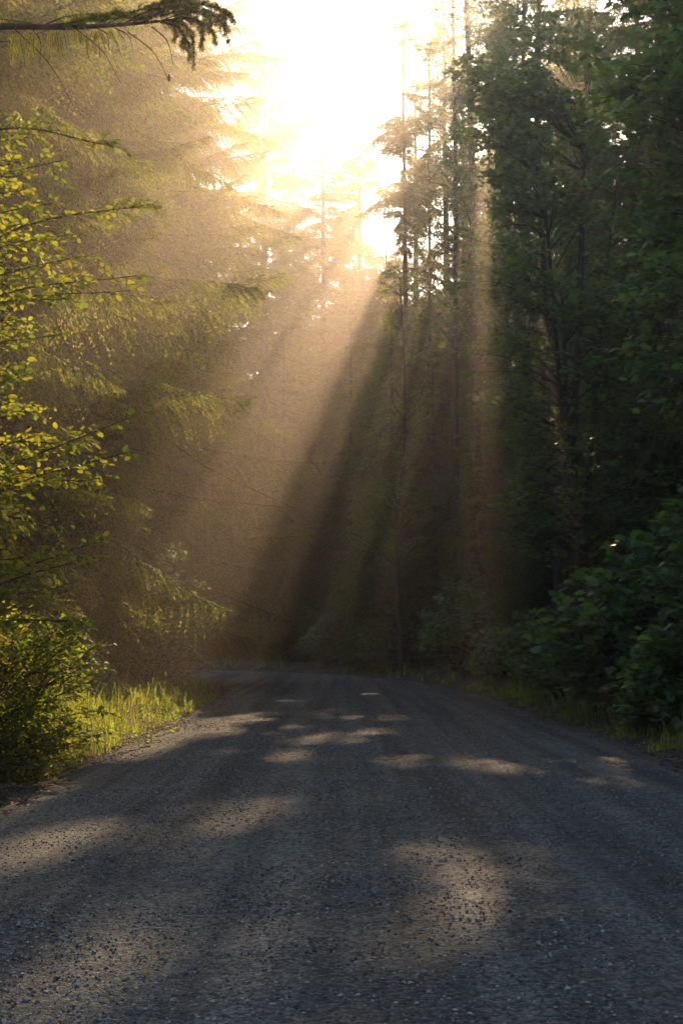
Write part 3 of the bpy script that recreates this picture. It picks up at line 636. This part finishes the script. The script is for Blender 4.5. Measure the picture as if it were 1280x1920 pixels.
# --- grass verges
def grass(name, label, boxes, seed, mat='grass'):
    r = np.random.default_rng(seed); b = Buf()
    for (x0, x1, y0, y1, n, h0, h1, wd) in boxes:
        nc = n//14; cx = r.uniform(x0, x1, nc); cyy = r.uniform(y0, y1, nc); ch = r.uniform(.35, 1.25, nc)*(.5+vnoise(cx, cyy, 1.4, seed+1))
        q = r.integers(0, nc, n); sp = np.abs(r.normal(size=n))*.09; a_ = r.uniform(0, 6.28, n)
        x = cx[q]+np.cos(a_)*sp; y = cyy[q]+np.sin(a_)*sp*1.3; d = road_dist(x, y)
        k = (d > .04+.22*r.random(n)) & (d < 2.6) & (vnoise(x, y, 1.0, seed+5) > .36); x, y, d, a_, ch_ = x[k], y[k], d[k], a_[k], ch[q][k]; n = len(x)
        h_ = (h0+(h1-h0)*r.random(n)**1.5)*ch_*np.clip(.35+d*1.1, .3, 1.0); z = gz(x, y)
        a_ = a_+r.normal(size=n)*.5; ln = r.uniform(.1, .95, n)*h_; dx, dy = np.cos(a_)*ln, np.sin(a_)*ln
        w_ = np.stack([-np.sin(a_+.6), np.cos(a_+.6), 0*a_], -1)*wd*r.uniform(.6, 1.3, n)[:, None]
        p0 = np.stack([x, y, z-.02], -1); p1 = p0+np.stack([dx*.22, dy*.22, h_*.6], -1); p2 = p0+np.stack([dx*.62, dy*.62, h_*.93], -1); p3 = p0+np.stack([dx*1.1, dy*1.1, h_*.88], -1)
        V = np.stack([p0-w_, p0+w_, p1+w_*.85, p1-w_*.85, p2+w_*.5, p2-w_*.5, p3], 1); q_ = np.arange(n)[:, None]*7; off = b.n
        b.v.append(V.reshape(-1, 3)); z_ = np.zeros(n, int)
        for f_ in ([0, 1, 2, 3], [3, 2, 4, 5]): b.f.append(q_+np.array([f_])+off); b.m.append(z_)
        b.f.append(q_+np.array([[5, 4, 6]])+off); b.m.append(z_); b.n += 7*n
    o = obj(name, b.mesh(name, [M[mat]])); tag(o, label, 'grass', kind='stuff'); return o
grass('grass', 'bright and dim verge grass along the left edge of the road', [(-6, -2.9, 12, 22, 15000, .12, .5, .005), (-6.5, -2.9, 22, 34, 11000, .12, .5, .008), (-8, -3, 34, 50, 5000, .15, .5, .012)], 3)
grass('grass', 'dark verge grass along the right edge of the road', [(3.8, 6.5, 13, 24, 8000, .08, .42, .005), (3.6, 6.5, 24, 40, 5000, .10, .42, .008), (-6, 6.5, 40, 66, 8000, .2, .5, .014)], 4)
grass('dry_grass', 'straw-coloured dead blades among the verge grass', [(-5.5, -2.9, 13, 24, 1800, .12, .5, .004), (-6, -3, 24, 36, 1200, .15, .5, .006), (3.8, 6.2, 14, 30, 1500, .1, .45, .004)], 12, 'straw')
# brown leaf litter strewn along both edges
b = Buf(); r = np.random.default_rng(95)
for E, sg in ((tL, -1), (tR, 1)):
    n = 9000; y = r.uniform(9, 45, n)**1.0; x = np.interp(y, E[:, 1], E[:, 0])+sg*(r.normal(size=n)*.28+.12)
    dd_ = road_dist(x, y); z = np.where(dd_ > .1, gz(x, y), .045)+.008
    b.inst(dl_v, dl_f, frames(r.normal(size=(n, 3))*[1, 1, .1], np.array([0, 0, 1.])+r.normal(size=(n, 3))*.35)*r.uniform(.02, .065, n)[:, None, None], np.stack([x, y, z], -1))
tag(obj('leaf_litter', b.mesh('leaf_litter', [M['litter']])), 'dead brown leaves and bark bits along the road edges', 'leaf litter', kind='stuff')
# leafy low weeds in the verge
b = Buf(); r = np.random.default_rng(90)
for x0, x1, y0, y1, n in [(-5, -3.0, 12, 24, 5200), (-6, -3.0, 24, 36, 2200), (3.9, 6, 14, 26, 2600)]:
    x = r.uniform(x0, x1, n); y = r.uniform(y0, y1, n); d = road_dist(x, y); k = (d > .05)&(vnoise(x, y, .6, 7)+.3*r.random(n) > .55); x, y, d = x[k], y[k], d[k]; n = len(x)
    z = gz(x, y)+r.uniform(.01, .22, n)*np.clip(d+.3, .2, 1)
    b.inst(dl_v, dl_f, frames(r.normal(size=(n, 3))*[1, 1, .3], np.array([0, 0, 1.])+r.normal(size=(n, 3))*.6)*r.uniform(.02, .055, n)[:, None, None], np.stack([x, y, z], -1))
tag(obj('ground_cover', b.mesh('ground_cover', [M['grass']])), 'small-leaved weeds and clover among the verge grass', 'ground cover', kind='stuff')

# --- tall weeds that stand out one by one
def weed(label, px, py_top, Y, x=None, spike=True, flower=False, seed=0):
    r = np.random.default_rng(seed); top = at(px, py_top, Y); z = float(gz(top[0], Y)[0]); hgt = top[2]-z
    t = empty('weed', (top[0], Y, z)); tag(t, label, 'weed')
    st = spline([(0, 0, -.03), (r.normal()*.02, 0, hgt*.5), (0, 0, hgt)], 8); sb = Buf(); sb.tube(st, np.linspace(.005, .002, 8), 5); obj('stem', sb.mesh('stem', [M['grass']]), t)
    fb = Buf(); n = 60 if spike else 14
    hh = np.sort(r.uniform(.15, 1, n)) if spike else r.uniform(.1, .8, n); a_ = r.uniform(0, 6.28, n)
    D = np.stack([np.cos(a_), np.sin(a_), r.uniform(.2, .9, n)], -1); p = np.stack([np.interp(hh*hgt, st[:, 2], st[:, 0]), 0*hh, hh*hgt], -1)
    fb.inst(dl_v, dl_f, frames(D, np.array([0, 0, 1.])+r.normal(size=(n, 3))*.4)*((.085*(1.15-hh)+.012) if spike else .05+0*hh)[:, None, None]*np.array([1, .6, 1]), p)
    obj('leaves', fb.mesh('leaves', [M['grass']]), t)
    if flower:
        pb = Buf(); k = 9; a_ = np.arange(k)*2*math.pi/k
        pb.inst(dl_v, dl_f, frames(np.stack([np.cos(a_), np.sin(a_)*.6-.3, np.sin(a_)*.8], -1), np.tile([0, -1., .4], (k, 1)))*.034, np.tile([0, 0, hgt], (k, 1)))
        obj('flower', pb.mesh('flower', [M['yellow']]), t)
weed('tall leafy weed spike in the brightest grass', 262, 1282, 17.5, seed=1)
weed('shorter leafy spike left of the tallest weed in the grass', 219, 1298, 17, seed=2)
weed('leafy spike just right of the brightest grass', 281, 1318, 18, seed=3)
weed('tall leafy spike standing dark beyond the bright grass', 311, 1258, 20, seed=4)
weed('thin weed spike beside the dark leafy spike', 330, 1300, 20.5, seed=5)
weed('weed with a small yellow flower near the end of the grass', 347, 1282, 20, spike=False, flower=True, seed=6)
weed('leafy weed at the left end of the bright grass by the bush', 165, 1318, 15.5, seed=7)
def stalk(label, px, y0, px1, y1, Y):
    p, e = at(px, y0, Y), at(px1, y1, Y); z = float(gz(p[0], Y)[0]); base = np.array([p[0], Y, z]); t = empty('grass_stalk', base); tag(t, label, 'grass stalk')
    q = spline([(0, 0, 0), (e-base)*.55+np.array([-.02, 0, .03]), e-base], 10); sb = Buf(); sb.tube(q, np.linspace(.004, .002, 10), 4); obj('stem', sb.mesh('stem', [M['straw']]), t)
    hb = Buf(); n = 26; tt = np.random.default_rng(int(px)).uniform(.72, 1, n); P = np.stack([np.interp(tt, np.linspace(0, 1, 10), q[:, c]) for c in range(3)], -1); a_ = np.random.default_rng(3).uniform(0, 6.28, n)
    hb.inst(dia_v, dia_f, frames(np.stack([np.cos(a_)*.5, np.sin(a_)*.5, 0*a_+.9], -1), np.tile([0, -1., .3], (n, 1))+.01)*.028*np.array([1, .4, 1]), P); obj('seed_head', hb.mesh('seed_head', [M['straw']]), t)
stalk('tallest pale grass stalk with seed head against the dark, left of the weeds', 200, 1330, 196, 1235, 17)
stalk('pale grass stalk leaning right beside the tallest one', 205, 1330, 213, 1244, 17.2)
stalk('arching grass stalk over the middle of the bright grass', 225, 1330, 243, 1248, 17.6)
stalk('short pale grass stalk with seed head right of the spikes', 290, 1340, 274, 1300, 18)

# --- background forest
CR = [crown_mesh(25, 3.6, .8, 125, 400+k) for k in range(3)]
TM = [trunk_mesh(25, .24, 420+k)[0] for k in range(3)]
def back(x, y, H, label, group, k):
    t = empty('background_conifer_tree', (x, y, float(gz(x, y)[0])), k*1.9); s = H/25; t.scale = (s*(1+.1*math.sin(k)), s*(1+.1*math.sin(k)), s)
    tag(t, label, 'conifer tree', group); obj('trunk', TM[k % 3], t); obj('crown', CR[(k*2+1) % 3], t)
k = 0; r = np.random.default_rng(99)
def scatter(n, x0, x1, y0, y1, h0, h1, md, label, group, ok=lambda x, y: True):
    global k; pts = []
    for _ in range(n*60):
        if len(pts) >= n: break
        x, y = r.uniform(x0, x1), r.uniform(y0, y1)
        if road_dist(x, y)[0] < 3.2 or not ok(x, y) or any(math.hypot(x-a, y-b) < md for a, b in pts): continue
        pts.append((x, y)); back(x, y, r.uniform(h0, h1), label, group, k); k += 1
gapfree = lambda x, y: not (-.085 < x/y < .06)
scatter(24, -34, 0, 73, 92, 19, 25, 3.0, 'one of the dark conifers crowded behind the outside of the bend', 'dark conifers behind the bend')
scatter(8, -24, -8, 72, 92, 30, 35, 3.4, 'one of the tall hazy firs left of the sky gap beyond the bend', 'tall firs left of the sky gap')
scatter(12, 4, 13, 62, 92, 20, 25, 2.6, 'one of the lower dark conifers deep in the forest behind the paired trunks', 'lower dark conifers behind the paired trunks')
scatter(20, 13, 32, 60, 92, 30, 37, 3.0, 'one of the tall dark conifers deep in the forest at the right', 'tall dark conifers deep in the forest', gapfree)
scatter(10, 1, 9, 66, 90, 15, 22, 2.8, 'one of the low dark conifers behind the slim open-branched conifer', 'low conifers at the foot of the sky gap')
scatter(30, -22, -8.5, 8, 50, 24, 32, 2.8, 'one of the hazy conifers standing back in the forest on the left', 'hazy conifers on the left')
scatter(30, 10.5, 24, 12, 62, 26, 33, 2.8, 'one of the dark conifers standing back in the forest on the right', 'dark conifers on the right')
scatter(36, -70, 70, 94, 125, 20, 26, 4.0, 'one of the far conifers on the rise beyond the forest', 'far conifers')
scatter(8, -16, -8.5, -22, 4, 20, 26, 3.5, 'one of the unseen conifers added to shade the road before the alder', 'unseen conifers added to shade the near road')  # out of view, added to shade the near road from the left
scatter(8, 8, 16, -22, 12, 20, 26, 3.5, 'one of the unseen conifers added to shade the road before the maples', 'unseen conifers added to shade the near road on the right')  # out of view as well, added for shade from the right

# ------------------------------------------------------------------ haze
b = Buf(); x0, x1, y0, y1, z0, z1 = -250, 250, -250, 275, -2.5, 43
v = [(x, y, z) for z in (z0, z1) for x, y in ((x0, y0), (x1, y0), (x1, y1), (x0, y1))]
b.add(v, [[0, 3, 2, 1], [4, 5, 6, 7], [0, 1, 5, 4], [1, 2, 6, 5], [2, 3, 7, 6], [3, 0, 4, 7]])
m = bpy.data.materials.new('haze'); m.use_nodes = True; m.node_tree.nodes.clear()
pv = m.node_tree.nodes.new('ShaderNodeVolumePrincipled'); pv.inputs['Density'].default_value = HAZE_DENSITY; pv.inputs['Anisotropy'].default_value = HAZE_G
pv.inputs['Color'].default_value = (.97, .86, .77, 1)
o = m.node_tree.nodes.new('ShaderNodeOutputMaterial'); m.node_tree.links.new(pv.outputs[0], o.inputs['Volume'])
hz = obj('haze', b.mesh('haze', [m])); tag(hz, 'thin golden haze filling the forest air', 'haze', kind='stuff')
